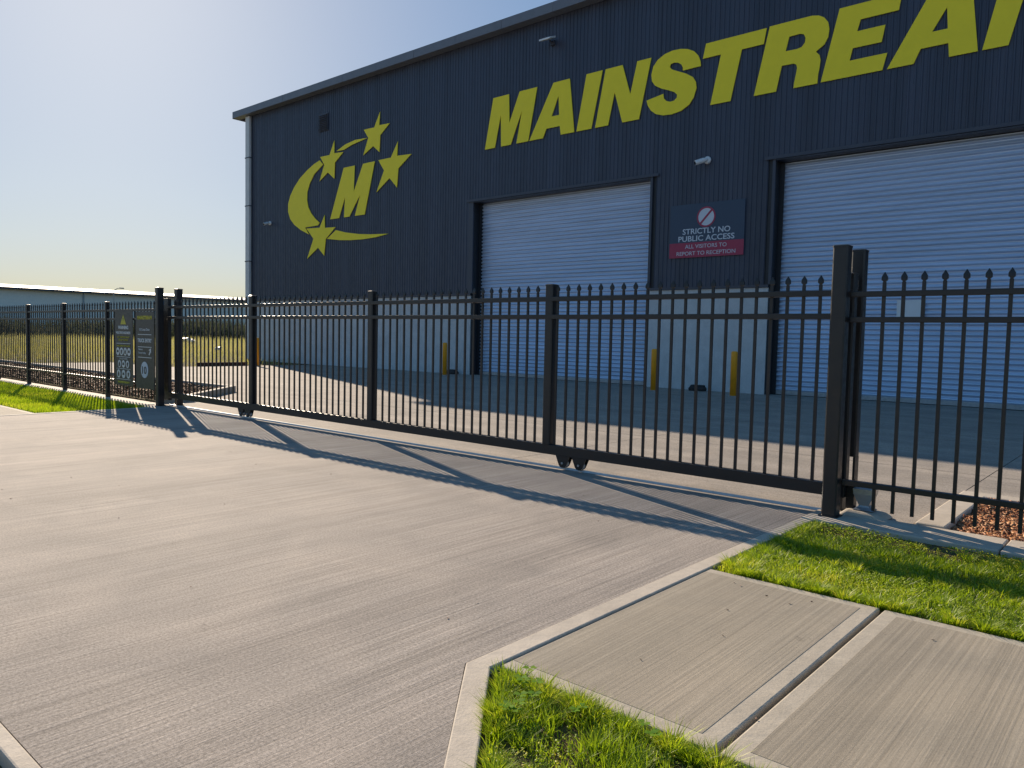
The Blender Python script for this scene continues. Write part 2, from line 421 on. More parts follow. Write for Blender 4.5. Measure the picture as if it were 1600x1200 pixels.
cladding(D[1][1]+.2, XW1, ZC, ZT)
# the solid behind (side and rear walls, roof)
bm = B(); box(bm, XW0+.02, XW1, 22.6, 60, 0, ZT-.25); part('wall', bm, M['clad'])
for x0, x1, z0, z1 in ((XW0+.02, D[0][0]-.02, 0, ZT-.25), (D[0][1]+.02, D[1][0]-.02, 0, ZT-.25), (D[1][1]+.02, XW1, 0, ZT-.25),
                       (D[0][0]-.02, D[0][1]+.02, D[0][2]+.02, ZT-.25), (D[1][0]-.02, D[1][1]+.02, D[1][2]+.02, ZT-.25)):
    bm = B(); box(bm, x0, x1, YF+.03, 22.595, z0, z1); part('wall', bm, M['reveal'])
bm = B()
rp = [(21.30, ZT+.16), (60.3, ZT-.1), (60.3, ZT-.2), (21.30, ZT-.02)]
loft(bm, [[(XW0-.75, y, z) for y, z in rp], [(XW1+.4, y, z) for y, z in rp]]); part('roof', bm, M['eave'])
# fascia in lengths with lap joints
x = XW0-.78; k = 0
while x < XW1:
    x2 = min(x+2.4, XW1+.4)
    bm = B(); box(bm, x, x2-.012, 21.24-(.003 if k % 2 else 0), 21.295, ZT-.14, ZT+.19); 
    box(bm, x, x2-.012, 21.296, 21.62, ZT-.14, ZT-.11)
    part('fascia', bm, M['eave']); x = x2; k += 1
bm = B(); box(bm, XW0-.79, XW0-.785+.02, 21.25, 30, ZT-.16, ZT+.2); part('fascia', bm, M['eave'])
# precast panels with vertical joints
for x0, x1 in ((XW0, D[0][0]-.06), (D[0][1]+.06, D[1][0]-.06), (D[1][1]+.06, XW1)):
    n = max(1, round((x1-x0)/4.2)); 
    for i in range(n):
        a = x0+(x1-x0)*i/n; b = x0+(x1-x0)*(i+1)/n
        bm = B(); box(bm, a+.008, b-.008, YF-.01, YF+.028, -.02, ZC-.035); 
        part('concrete_panel', bm, M['panel'])
    bm = B(); box(bm, x0, x1, YF-.055, YF+.01, ZC-.03, ZC+.05); part('flashing', bm, M['trimdark'])
# corner trim, downpipe
bm = B(); box(bm, XW0-.03, XW0+.10, YF-.05, YF+.2, 0, ZT-.15); part('corner_flashing', bm, M['trimdark'])
bm = B(); box(bm, XW0+.12, XW0+.50, YF-.20, YF-.045, 0.05, ZT-.16)
dp = part('downpipe', bm, M['pipe'], bevel=.03)
for z in (2.3, 5.2, 8.1, 10.6):
    bm = B(); box(bm, XW0+.105, XW0+.515, YF-.214, YF-.04, z, z+.05); obj('pipe_bracket', bm, M['trimdark'], dp)
# vent
vb = B(); box(vb, -31.35, -30.6, YF-.06, YF-.035, 11.0, 11.80)
v = part('wall_vent', vb, M['trimdark'])
for i in range(9):
    bm = B(); z = 11.04+i*.083
    loft(bm, [[(xx, YF-.065, z+.045), (xx, YF-.11, z), (xx, YF-.105, z-.006), (xx, YF-.06, z+.035)] for xx in (-31.31, -30.64)])
    obj('louvre', bm, M['clad'], v)
# roller doors
for di, (x0, x1, zh) in enumerate(D):
    yc = YF+.40
    bm = B(); pitch = .137; pts = []; z = .13
    while z < zh-.02:
        for t, dy in ((0, .035), (.03, -.012), (.12, -.031), (.26, -.040), (.38, -.036), (.47, -.024), (.53, -.002), (.56, .042), (.80, .050), (.96, .048)):
            pts.append((yc+dy, z+pitch*t))
        z += pitch
    a = [bm.verts.new((x0+.10, y, z)) for y, z in pts]; b = [bm.verts.new((x1-.10, y, z)) for y, z in pts]
    for i in range(len(pts)-1): bm.faces.new((a[i], b[i], b[i+1], a[i+1]))
    rd = part('roller_door', bm, M['door'])
    rd['label'] = ['blue grey roller door fully in view, nearer the star emblem', 'blue grey roller door with white notice, cut off by the photo edge'][di]
    bm = B(); box(bm, x0+.10, x1-.10, yc-.05, yc+.01, .01, .135); obj('bottom_rail', bm, M['galv'], rd, bevel=.006)
    for s, xa in ((1, x0), (-1, x1)):
        bm = B(); xx = sorted((xa+s*.012, xa+s*.14)); box(bm, xx[0], xx[1], yc-.08, yc-.052, .0, zh-.02)
        obj('side_guide', bm, M['reveal'], rd)
        bm = B(); xx = sorted((xa-s*.02, xa+s*.01)); box(bm, xx[0], xx[1], YF+.02, 22.59, .0, zh+.02); obj('jamb', bm, M['reveal'], rd)
        bm = B(); xx = sorted((xa-s*(.20 if (di == 0 and s == 1) else .07), xa+s*.014)); box(bm, xx[0], xx[1], YF-.035, YF+.018, ZC+.055, zh+.12); obj('jamb_flashing', bm, M['trimdark'], rd)
    bm = B(); box(bm, x0-.30, x1+.30, YF-.085, YF-.054, zh+.03, zh+.125); box(bm, x0+.012, x1-.012, YF-.05, yc+.2, zh+.002, zh+.018)
    obj('head_flashing', bm, M['trimdark'], rd)
    bm = B(); box(bm, x0, x1, yc+.07, yc+.11, 0, zh); obj('backing', bm, M['reveal'], rd)

# wall lettering (each letter a plate) ------------------------------------------
YP = 21.607
LET = [
('M', [(-20.49, 8.64), (-20.1, 10.5), (-19.31, 10.5), (-19.26, 9.46), (-18.79, 10.5), (-17.96, 10.5), (-18.33, 8.64), (-18.9, 8.64), (-18.66, 9.78), (-19.17, 8.64), (-19.66, 8.64), (-19.7, 9.8), (-19.97, 8.64)], []),
('A', [(-18.28, 8.64), (-17.22, 10.5), (-16.5, 10.5), (-16.25, 8.64), (-16.84, 8.64), (-16.89, 8.95), (-17.49, 8.95), (-17.64, 8.64)], [[(-16.98, 10.0), (-17.27, 9.34), (-16.93, 9.34)]]),
('I', [(-16.16, 8.64), (-15.79, 10.5), (-15.13, 10.5), (-15.53, 8.64)], []),
('N', [(-15.38, 8.64), (-15.01, 10.5), (-14.34, 10.5), (-14.01, 9.5), (-13.78, 10.5), (-13.26, 10.5), (-13.65, 8.64), (-14.29, 8.64), (-14.62, 9.67), (-14.85, 8.64)], []),
('S', [(-13.39, 9.18), (-13.34, 9.02), (-13.22, 8.84), (-13.04, 8.7), (-12.77, 8.61), (-12.45, 8.59), (-12.13, 8.64), (-11.86, 8.78), (-11.71, 8.98), (-11.63, 9.24), (-11.66, 9.43), (-11.77, 9.6), (-12.01, 9.75), (-12.32, 9.89), (-12.51, 9.98), (-12.58, 10.06), (-12.55, 10.14), (-12.44, 10.17), (-12.3, 10.14), (-12.18, 10.06), (-12.12, 9.95), (-12.12, 9.86), (-11.51, 9.87), (-11.53, 10.03), (-11.61, 10.21), (-11.76, 10.37), (-11.98, 10.48), (-12.22, 10.54), (-12.5, 10.55), (-12.78, 10.5), (-13.02, 10.38), (-13.18, 10.2), (-13.24, 9.96), (-13.21, 9.75), (-13.09, 9.59), (-12.86, 9.46), (-12.61, 9.36), (-12.39, 9.26), (-12.29, 9.16), (-12.3, 9.07), (-12.39, 9.0), (-12.53, 8.99), (-12.67, 9.04), (-12.76, 9.14), (-12.78, 9.28)], []),
('T', [(-11.36, 10.5), (-9.47, 10.5), (-9.54, 10.07), (-10.2, 10.07), (-10.5, 8.64), (-11.15, 8.64), (-10.86, 10.07), (-11.45, 10.07)], []),
('R', [(-9.38, 10.52), (-8.19, 10.52), (-8.0, 10.48), (-7.85, 10.39), (-7.74, 10.24), (-7.7, 10.05), (-7.72, 9.84), (-7.81, 9.67), (-8.04, 9.52), (-7.94, 9.42), (-7.9, 9.27), (-7.92, 9.06), (-7.95, 8.88), (-7.96, 8.65), (-8.62, 8.65), (-8.61, 8.79), (-8.57, 9.0), (-8.54, 9.19), (-8.57, 9.29), (-8.65, 9.33), (-8.98, 9.34), (-9.12, 8.65), (-9.78, 8.65)], [[(-8.8, 10.1), (-8.89, 9.72), (-8.57, 9.71), (-8.43, 9.74), (-8.35, 9.84), (-8.34, 9.96), (-8.39, 10.07), (-8.5, 10.11)]]),
('E', [(-7.45, 10.52), (-5.9, 10.52), (-5.96, 10.1), (-6.89, 10.1), (-6.97, 9.81), (-6.27, 9.81), (-6.34, 9.39), (-7.06, 9.39), (-7.13, 9.08), (-6.19, 9.08), (-6.29, 8.66), (-7.87, 8.66)], []),
('A', [(-6.18, 8.66), (-5.14, 10.52), (-4.35, 10.52), (-4.13, 8.66), (-4.75, 8.66), (-4.78, 9.0), (-5.4, 9.0), (-5.55, 8.66)], [[(-4.85, 9.88), (-5.16, 9.36), (-4.81, 9.36)]])]
LET.append(('M', [(a*1.04-4.04+20.49*1.04, b+.02) for a, b in LET[0][1]], []))
ls = empty('wall_lettering', (0, 0, 0), 'huge slanted yellow company name in capitals along the top of the navy wall', 'lettering')
for ch, o_, h_ in LET: plate('letter', o_, h_, YP, .022, M['yellow'], ls)
LOGO = {
'star': [[(-26.8, 11.17), (-26.85, 10.6), (-26.15, 10.57), (-26.77, 10.16), (-26.81, 9.44), (-27.25, 9.76), (-27.94, 9.46), (-27.6, 10.17), (-27.92, 10.57), (-27.19, 10.56)],
 [(-30.1, 10.43), (-30.1, 9.85), (-29.41, 9.81), (-30.04, 9.42), (-30.08, 8.68), (-30.59, 9.03), (-31.25, 8.7), (-30.88, 9.42), (-31.21, 9.83), (-30.47, 9.82)],
 [(-25.59, 9.72), (-25.63, 9.12), (-24.72, 9.07), (-25.54, 8.58), (-25.61, 7.78), (-26.11, 8.24), (-26.99, 7.73), (-26.49, 8.61), (-26.88, 9.1), (-26.04, 9.10)],
 [(-30.82, 7.09), (-30.80, 6.48), (-29.97, 6.45), (-30.72, 5.95), (-30.84, 5.18), (-31.34, 5.58), (-32.24, 5.1), (-31.72, 6.03), (-32.31, 6.56), (-31.22, 6.52)]],
'initial': [[(-30.38, 6.84), (-29.37, 9.09), (-28.55, 9.09), (-28.61, 7.92), (-27.95, 9.09), (-27.13, 9.09), (-27.8, 6.84), (-28.51, 6.84), (-28.14, 7.75), (-28.91, 6.84), (-29.32, 6.84), (-29.25, 7.75), (-29.69, 6.84)]],
'crescent': [[(-31.24, 9.68), (-31.69, 9.57), (-32.28, 9.34), (-32.89, 9.03), (-33.37, 8.66), (-33.72, 8.27), (-33.9, 7.89), (-33.9, 7.5), (-33.71, 7.13), (-33.36, 6.83), (-32.8, 6.53), (-32.09, 6.26), (-32.42, 6.62), (-31.36, 6.64), (-31.23, 6.75), (-31.6, 6.99), (-31.93, 7.27), (-32.16, 7.57), (-32.27, 7.93), (-32.25, 8.31), (-32.04, 8.7), (-31.69, 9.08), (-30.98, 9.45)]],
'swoosh': [[(-30.62, 5.95), (-29.93, 6.31), (-29.2, 6.15), (-28.25, 6.01), (-27.34, 5.93), (-26.13, 5.87), (-27.0, 5.78), (-27.9, 5.75), (-28.84, 5.77), (-29.68, 5.83)],
 [(-29.94, 9.92), (-29.25, 10.13), (-28.55, 10.22), (-27.66, 10.18), (-28.2, 10.11), (-28.78, 10.04), (-29.37, 9.9)]]}
lg = empty('wall_emblem', (0, 0, 0), 'yellow emblem of a letter M ringed by a crescent and four stars', 'emblem')
for k, ps in LOGO.items():
    for ps_ in ps: plate(k, ps_, [], YP, .022, M['yellow'], lg)

# sign between the doors -----------------------------------------------------------
ws = empty('wall_sign', (-11.1, 21.6, 4.9), 'navy and red sign telling visitors to report, on wall between roller doors', 'sign')
def rel(o, root): o.location = tuple(-a for a in root.location); return o
X0, X1, Z0, Z1 = -12.37, -9.90, 4.09, 5.73
bm = B(); box(bm, X0, X1, YP-.01, YP+.02, Z0, Z1); rel(obj('panel', bm, M['signnavy'], ws), ws)
bm = B(); box(bm, X0+.002, X1-.002, YP-.013, YP-.0105, Z0+.002, Z0+.46); rel(obj('red_band', bm, M['signred'], ws), ws)
cx, cz = -11.14, 5.30
def disc(name, cx, cz, r, y, mt, root, hole=0, n=40):
    oc = [(cx+r*math.cos(2*math.pi*i/n), cz+r*math.sin(2*math.pi*i/n)) for i in range(n)]
    hc = [[(cx+hole*math.cos(2*math.pi*i/n), cz+hole*math.sin(2*math.pi*i/n)) for i in range(n)]] if hole else []
    return rel(plate(name, oc, hc, y, .004, mt, root), root)
disc('symbol_disc', cx, cz, .27, YP-.016, M['signwhite'], ws)
disc('symbol_ring', cx, cz, .31, YP-.021, M['signred'], ws, .262)
c, s_ = math.cos(R(47))*.27, math.sin(R(47))*.27; t_ = .022
rel(plate('symbol_bar', [(cx-c-t_, cz-s_+t_), (cx-c+t_, cz-s_-t_), (cx+c+t_, cz+s_-t_), (cx+c-t_, cz+s_+t_)], [], YP-.022, .004, M['signred'], ws), ws)
for body, z, sz, wd in (('STRICTLY NO', 4.81, .235, 1.58), ('PUBLIC ACCESS', 4.59, .235, 1.86)):
    rel(words('wording', body, -11.13, z, sz, wd, YP-.014, M['signwhite'], ws, bold=.003), ws)
for body, z, sz, wd in (('ALL VISITORS TO', 4.37, .17, 1.38), ('REPORT TO RECEPTION', 4.16, .17, 1.95)):
    rel(words('wording', body, -11.13, z, sz, wd, YP-.016, M['signwhite'], ws, bold=0), ws)

# paper notice on the right door
nt_ = empty('door_notice', (-5.4, 22.0, 2.5), 'white paper notice stuck on the right roller door', 'notice')
bm = B(); box(bm, -5.75, -5.08, 22.0, 22.012, 2.22, 2.70); rel(obj('sheet', bm, M['white'], nt_, bevel=.004), nt_)

# security cameras and floodlight
def bullet_cam(x, z, s, label, yaw):
    e = empty('security_camera', (x, YF-.03, z), label, 'camera', None)
    bm = B(); loft(bm, [circ((0, 0, 0), .11*s, 20, 'Y'), circ((0, -.05*s, 0), .11*s, 20, 'Y'), circ((0, -.08*s, 0), .085*s, 20, 'Y')]); obj('mount', bm, M['white'], e, smooth=False)
    bm = B(); d = Vector((-math.sin(yaw), -math.cos(yaw), -.35)).normalized(); p0 = Vector((0, -.10*s, .01*s))
    tube(bm, [p0-d*.02*s, p0+d*.10*s, p0+d*.34*s, p0+d*.36*s], [.05*s, .075*s, .075*s, .065*s], 16); obj('camera_body', bm, M['white'], e)
    bm = B(); tube(bm, [p0+d*.355*s, p0+d*.372*s], [.052*s, .048*s], 16); obj('lens', bm, M['glass'], e)
bullet_cam(-11.17, 7.0, 1.02, 'white security camera on navy wall above the visitor sign', .75)
bullet_cam(-35.55, 7.08, .95, 'small white security camera on navy wall near the building corner', -.2)
e = empty('floodlight', (-17.28, YF-.03, 11.9), 'small white floodlight under the roof edge above the lettering', 'light')
bm = B(); box(bm, -.10, .10, -.07, 0, -.10, .06); box(bm, -.03, .03, -.22, -.07, -.02, .02); obj('bracket', bm, M['trimdark'], e)
bm = B(); loft(bm, [[(-.24, -.20, .06), (.24, -.20, .06), (.24, -.52, -.06), (-.24, -.52, -.06)], [(-.24, -.18, .13), (.24, -.18, .13), (.24, -.52, 0), (-.24, -.52, 0)]]); obj('lamp_housing', bm, M['white'], e, bevel=.01)
bm = B(); loft(bm, [[(-.21, -.22, .045), (.21, -.22, .045), (.21, -.50, -.06), (-.21, -.50, -.06)], [(-.21, -.22, .05), (.21, -.22, .05), (.21, -.50, -.055), (-.21, -.50, -.055)]]); obj('lamp_glass', bm, M['signwhite'], e)

# bollards
BL = [(-30.72, 18.05, 'yellow bollard at the far left end of the warehouse, by the paddock'),
      (-21.3, 20.45, 'yellow bollard just left of the first roller door'),
      (-11.93, 20.15, 'yellow bollard just right of the first roller door'),
      (-9.36, 20.1, 'yellow bollard just left of the second roller door')]
b0 = None
for x, y, lb in BL:
    if b0 is None:
        bm = B(); loft(bm, [circ((0, 0, 0), .088, 24), circ((0, 0, 1.2), .088, 24), circ((0, 0, 1.235), .08, 24), circ((0, 0, 1.25), .055, 24)]); b0 = obj('bollard', bm, M['bollard'], loc=(x, y, 0)); o = b0
        bm = B(); loft(bm, [circ((0, 0, -.003), .13, 16), circ((0, 0, .012), .13, 16)]); bf0 = obj('base_plate', bm, M['galv'], b0)
    else:
        o = b0.copy(); C.objects.link(o); o.location = (x, y, 0); f = bf0.copy(); C.objects.link(f); f.parent = o
    tag(o, lb, 'bollard', 'yellow bollards guarding the warehouse wall')
for p in b0.data.polygons: p.use_smooth = abs(p.normal.z) < .3
# black bait boxes
def bait(x, y, lb):
    e = empty('bait_box', (x, y, 0), lb, 'box', 'black boxes on the ground at the wall')
    bm = B(); loft(bm, [[(-.24, -.12, 0), (.24, -.12, 0), (.24, .12, 0), (-.24, .12, 0)], [(-.25, -.12, .07), (.25, -.12, .07), (.25, .12, .07), (-.25, .12, .07)], [(-.20, -.09, .15), (.20, -.09, .15), (.20, .10, .15), (-.20, .10, .15)]]); obj('box_base', bm, M['rubber'], e, bevel=.01)
    bm = B(); loft(bm, [[(-.21, -.10, .152), (.21, -.10, .152), (.21, .11, .152), (-.21, .11, .152)], [(-.18, -.08, .18), (.18, -.08, .18), (.18, .09, .18), (-.18, .09, .18)]]); obj('lid', bm, M['rubber'], e, bevel=.008)
bait(-21.8, 21.35, 'black plastic box on the ground left of the first roller door')
bait(-11.07, 21.3, 'black plastic box on the ground between the two right bollards')

# ------------------------------------------------------------------ fence pieces
def picket_mesh(z0, zt):
    """25 mm square tube pressed to a flat spear at the top"""
    bm = B(); h = .0138; g_ = .0090
    def sq(z, hx, hy): return [(-hx, -hy, z), (hx, -hy, z), (hx, hy, z), (-hx, hy, z)]
    loft(bm, [sq(z0, h, g_), sq(zt-.088, h, g_), sq(zt-.080, .009, .009), sq(zt-.066, .023, .011), sq(zt-.038, .023, .009), sq(zt, .002, .002)])
    bmesh.ops.recalc_face_normals(bm, faces=bm.faces)
    me = bpy.data.meshes.new('picket'); bm.to_mesh(me); bm.free(); me.materials.append(M['black']); return me
def rail(x0, x1, y, z, parent, t=.046, d=.036, name='rail'):
    bm = B(); box(bm, x0, x1, y-d/2, y+d/2, z-t/2, z+t/2); return rel(obj(name, bm, M['black'], parent, bevel=.004), parent)
def post(x, y, z0, z1, w, parent=None, name='post', cap=True):
    bm = B(); h = w/2
    def oc(z, q, c=.012): return [(x-q+c, y-q, z), (x+q-c, y-q, z), (x+q, y-q+c, z), (x+q, y+q-c, z), (x+q-c, y+q, z), (x-q+c, y+q, z), (x-q, y+q-c, z), (x-q, y-q+c, z)]
    loft(bm, [oc(z0, h), oc(z1-.02, h), oc(z1-.0195, h+.004), oc(z1-.006, h+.004), oc(z1, h-.010)])
    o = obj(name, bm, M['black'], parent)
    return rel(o, parent) if parent is not None else o
# sliding gate
YG = 7.0; GX0, GX1 = -15.155, -2.17
gate = empty('sliding_gate', (-8.7, YG, 0), 'long black sliding gate of spear topped pickets across the driveway', 'gate')
GP = [-5.53, -8.80, -12.05]
rail(GX0, GX1, YG, 1.952, gate, .050, .112); rail(GX0, GX1, YG, 1.748, gate, .050, .112)
rail(GX0, GX1, YG, .209, gate, .112, .084, 'bottom_beam')
for x in GP: post(x, YG, .266, 2.125, .108, gate)
post(GX1-.04, YG, .266, 2.125, .10, gate)
bm = B(); box(bm, -15.44, -15.16, YG-.034, YG+.034, .10, 2.13); rel(obj('end_plate', bm, M['black'], gate, bevel=.006), gate)
pm = picket_mesh(.262, 2.115); n = 0; x = -2.466
while x > GX0+.1:
    if all(abs(x-g) > .075 for g in GP):
        o = bpy.data.objects.new('picket', pm); C.objects.link(o); o.parent = gate
        o.location = (x+8.7, 0, 0); n += 1
    x -= .1485
print('gate pickets', n)
for cxw in (-5.17, -12.28, ):
    for s in (-1, 1):
        xw = cxw+s*.115
        bm = B()
        pr = [(-.105, .155), (-.09, .12), (-.052, .035), (-.03, .012), (.0, .004), (.03, .012), (.052, .035), (.09, .12), (.105, .155)]
        loft(bm, [[(xw+a, YG-.036, b+.012) for a, b in pr], [(xw+a, YG-.028, b+.012) for a, b in pr]])
        loft(bm, [[(xw+a, YG+.028, b+.012) for a, b in pr], [(xw+a, YG+.036, b+.012) for a, b in pr]])
        wb = rel(obj('wheel_bracket', bm, M['black'], gate), gate)
        bm = B(); loft(bm, [circ((xw, YG-.026, .066), .050, 20, 'Y'), circ((xw, YG-.008, .066), .042, 20, 'Y'), circ((xw, YG+.008, .066), .042, 20, 'Y'), circ((xw, YG+.026, .066), .050, 20, 'Y')]); obj('wheel', bm, M['galv'], wb)
        bm = B(); loft(bm, [circ((xw, YG-.048, .072), .014, 6, 'Y'), circ((xw, YG-.0365, .072), .014, 6, 'Y')]); obj('axle_nut', bm, M['galv'], wb)
# small galvanised hinges/bolts at receiving end
bm = B(); box(bm, -2.24, -1.95, YG-.028, YG+.028, -.001, .012)
# ground track
e = empty('gate_track', (-8.7, YG, 0), 'narrow steel track on the concrete running under the sliding gate', 'track')
bm = B(); box(bm, -15.2, -2.3, YG+.030, YG+.075, .001, .010); rel(obj('track_plate', bm, M['galv'], e), e)
bm = B(); loft(bm, [[(x, YG-.012, .001), (x, YG+.012, .001), (x, YG+.006, .022), (x, YG-.006, .022)] for x in (-15.2, -2.3)]); rel(obj('track_rail', bm, M['galv'], e), e)
# tall guide posts
for x, y, z0, zt, lb in ((-2.225, 6.80, .0, 2.345, 'tall black guide post in front of the gate at its right end'),
                         (-2.20, 7.19, .0, 2.345, 'tall black guide post behind the gate at its right end'),
                         (-15.17, 6.80, .0, 2.33, 'tall black guide post in front of the gate beside the truck sign'),
                         (-15.21, 7.20, .0, 2.33, 'tall black guide post behind the gate at its left end')):
    if x > -3 and y > 7:
        o = post(x, y, .50, zt, .112, name='guide_post', cap=True)
        for dx in (-.046, .046):
            bm = B(); box(bm, x+dx-.01, x+dx+.01, y-.05, y+.05, 0, .498); obj('leg', bm, M['black'], o)
    else:
        o = post(x, y, z0, zt, .125, name='guide_post')
        bm = B(); box(bm, x-.08, x+.08, y-.075, y+.075, .013, .022); obj('base_plate', bm, M['black'], o)
    # rollers holding the top rail
    bm = B(); yy = y+(.075 if y < 7 else -.075)
    loft(bm, [circ((x, yy, 1.99), .018, 12), circ((x, yy, 2.07), .018, 12)]); obj('guide_roller', bm, M['galv'], o)
    tag(o, lb, 'gate post', 'tall guide posts at the gate ends')
# galvanised gate catcher at the foot of the right posts
e = empty('gate_catcher', (-2.02, 7.06, 0), 'galvanised flared steel gate catcher on a concrete pad by the right post', 'gate catcher')
bm = B(); loft(bm, [[(-.20, -.14, .0), (.20, -.14, .0), (.22, .14, .0), (-.20, .14, .0)], [(-.13, -.09, .06), (.13, -.10, .05), (.15, .10, .05), (-.13, .10, .06)]])
obj('concrete_pad', bm, M['kerb'], e, bevel=.025)
bm = B()
def sq3(z, hx, hy): return [(-hx, -hy, z), (hx, -hy, z), (hx, hy, z), (-hx, hy, z)]
loft(bm, [sq3(.062, .085, .07), sq3(.085, .05, .045), sq3(.10, .04, .04), sq3(.20, .085, .06), sq3(.245, .088, .062)])
obj('flared_cup', bm, M['galv'], e)
bm = B(); box(bm, -.10, -.088, -.03, .03, .06, .32); box(bm, -.16, -.102, -.012, .012, .05, .29); obj('stop_plate', bm, M['black'], e)

# fixed fences
def fence(x0, x1, posts, y, spacing, start, label, zr=(1.93, 1.715, .312), ph=2.12, zb=.10, zt=2.11):
    e = empty('picket_fence', ((x0+x1)/2, y, 0), label, 'fence')
    for z in zr: rail(x0, x1, y, z, e, .046, .060)
    for x in posts: post(x, y+.0, .013, ph, .088, e)
    pm = picket_mesh(zb, zt); x = start; n = 0
    while (x < x1-.03 if spacing > 0 else x > x0+.03):
        if all(abs(x-g) > .055 for g in posts):
            o = bpy.data.objects.new('picket', pm); C.objects.link(o); o.parent = e; o.location = (x-(x0+x1)/2, 0, 0); n += 1
        x += spacing
    print(label[:20], n)
    return e
fence(-2.155, 4.0, [.55, 3.2], 6.86, .1495, -1.895, 'black spear topped fence at right of the gate beside the bark bed')
fence(-30.6, -15.24, [-17.65, -20.2, -22.75, -25.3, -27.85, -30.4], 6.78, -.1485, -15.36, 'black spear topped fence at left of the gate beside the green verge', (1.895, 1.71, .40), 2.09, .10, 2.08)

# signs wired to the left fence ------------------------------------------------------
YS = 6.735
def fsign(x0, x1, z0, z1, label):
    e = empty('fence_sign', ((x0+x1)/2, YS, (z0+z1)/2), label, 'sign', 'tall dark signs fixed to the fence')
    bm = B(); box(bm, x0, x1, YS-.004, YS+.004, z0, z1); rel(obj('panel', bm, M['signdark'], e), e)
    return e
YT = YS-.007
M['signtext'] = painted('pale_sign_print', (.75, .75, .74), .5, .03)
M['signolive'] = painted('dull_yellow_print', (.60, .52, .04), .5, .03)
e = fsign(-16.10, -15.255, .31, 1.86, 'tall dark truck entry sign with a round ten speed limit')
rel(words('wording', 'MAINSTREAM', -15.68, 1.705, .10, .66, YT, M['signolive'], e, bold=.003), e)
rel(words('wording', '15 Corea Drive', -15.68, 1.475, .075, .46, YT, M['signtext'], e), e)
rel(words('wording', 'TRUCK ENTRY', -15.68, 1.245, .105, .64, YT, M['signtext'], e, bold=.003), e)
rel(words('wording', 'Visitors', -15.97, 1.085, .05, .20, YT, M['signtext'], e, 'LEFT'), e)
rel(words('wording', 'Customer Parking', -15.97, 1.015, .05, .34, YT, M['signtext'], e, 'LEFT'), e)
for z in (1.40, 1.15, .94): 
    bm = B(); box(bm, -15.99, -15.37, YT-.002, YT+.002, z-.006, z+.006); rel(obj('divider', bm, M['signtext'], e), e)
rel(plate('arrow', [(-15.50, 1.00), (-15.44, 1.08), (-15.50, 1.09), (-15.40, 1.13), (-15.39, 1.03), (-15.41, 1.06), (-15.46, .99)], [], YT, .004, M['signtext'], e), e)
disc('speed_disc', -15.69, .69, .165, YT-.002, M['signwhite'], e)
rel(words('speed_number', '10', -15.69, .61, .215, .20, YT-.006, M['signdark'], e, bold=.002), e)
e = fsign(-17.13, -16.24, .32, 1.875, 'tall dark hazard sign with a yellow warning triangle and rows of symbols')
cx = -16.70
rel(plate('warning_triangle', [(cx-.14, 1.60), (cx+.14, 1.60), (cx, 1.80)], [[(cx-.018, 1.735), (cx-.010, 1.665), (cx+.010, 1.665), (cx+.018, 1.735)]], YT, .004, M['signolive'], e), e)
rel(words('wording', 'WARNING', cx, 1.50, .10, .50, YT, M['signtext'], e, bold=.003), e)
rel(words('wording', 'MULTIPLE HAZARDS', cx, 1.40, .07, .70, YT, M['signtext'], e, bold=.002), e)
rel(words('wording', 'ALL VISITORS MUST', cx, 1.315, .05, .62, YT, M['signolive'], e), e)
rel(words('wording', 'REPORT TO OFFICE', cx, 1.255, .05, .46, YT, M['signolive'], e), e)
rel(words('wording', 'THE FOLLOWING MUST BE WORN', cx, 1.135, .04, .66, YT, M['signolive'], e), e)
rel(words('wording', 'DO NOT ENTER', cx, .865, .04, .40, YT, M['signtext'], e), e)
rel(words('wording', 'MAINSTREAM', cx, .37, .055, .56, YT, M['signolive'], e, bold=.002), e)
for z in (1.20, .92, .67, .45):
    bm = B(); box(bm, cx-.34, cx+.34, YT-.002, YT+.002, z-.005, z+.005); rel(obj('divider', bm, M['signtext'], e), e)
for z, n, sp, r in ((1.03, 4, .185, .082), (.77, 3, .20, .078), (.56, 3, .24, .088)):
    for i in range(n):
        xx = cx+(i-(n-1)/2)*sp; disc('symbol_disc', xx, z, r, YT-.002, M['signtext'], e, n=20)
        k = (i+n) % 3
        pl = [[(xx-.03, z-.05), (xx+.03, z-.05), (xx+.035, z+.01), (xx, z+.05), (xx-.035, z+.01)],
              [(xx-.045, z-.02), (xx+.045, z-.02), (xx+.035, z+.03), (xx-.035, z+.03)],
              [(xx-.02, z-.05), (xx+.01, z-.05), (xx+.045, z+.02), (xx+.01, z+.045), (xx-.03, z+.02)]][k]
        rel(plate('symbol', pl, [], YT-.006, .004, M['signdark'], e), e)

# ------------------------------------------------------------------ beyond the yard
e = empty('edging_wall', (-31.3, 16, 0), 'low rust brown edging at the far side of the yard, left of the first bollard', 'edging')
bm = B(); box(bm, -.04, .04, -.4, 1.9, -.1, .16); obj('edging_board', bm, M['rust'], e)
# far grey shed
fs = empty('far_shed', (-160, 60, 0), 'long low pale grey shed with bright metal roof across the paddock', 'shed')
bm = B(); box(bm, -215, -160, -60, 150, -.1, 8.55); rel(obj('wall', bm, M['farwall'], fs), fs)
bm = B(); loft(bm, [[(-159.2, y, 8.5), (-159.2, y, 8.62), (-187, y, 10.4), (-215, y, 8.6), (-215, y, 8.5)] for y in (-61, 151)])
rel(obj('roof', bm, M['farroof'], fs), fs)
bm = B(); box(bm, -159.1, -158.9, -61, 151, 8.25, 8.6); rel(obj('gutter', bm, M['trimdark'], fs), fs)
for y in range(-55, 150, 16):
    bm = B(); box(bm, -159.95, -159.8, y, y+.25, 0, 8.2); rel(obj('downpipe', bm, M['farroof'], fs), fs)
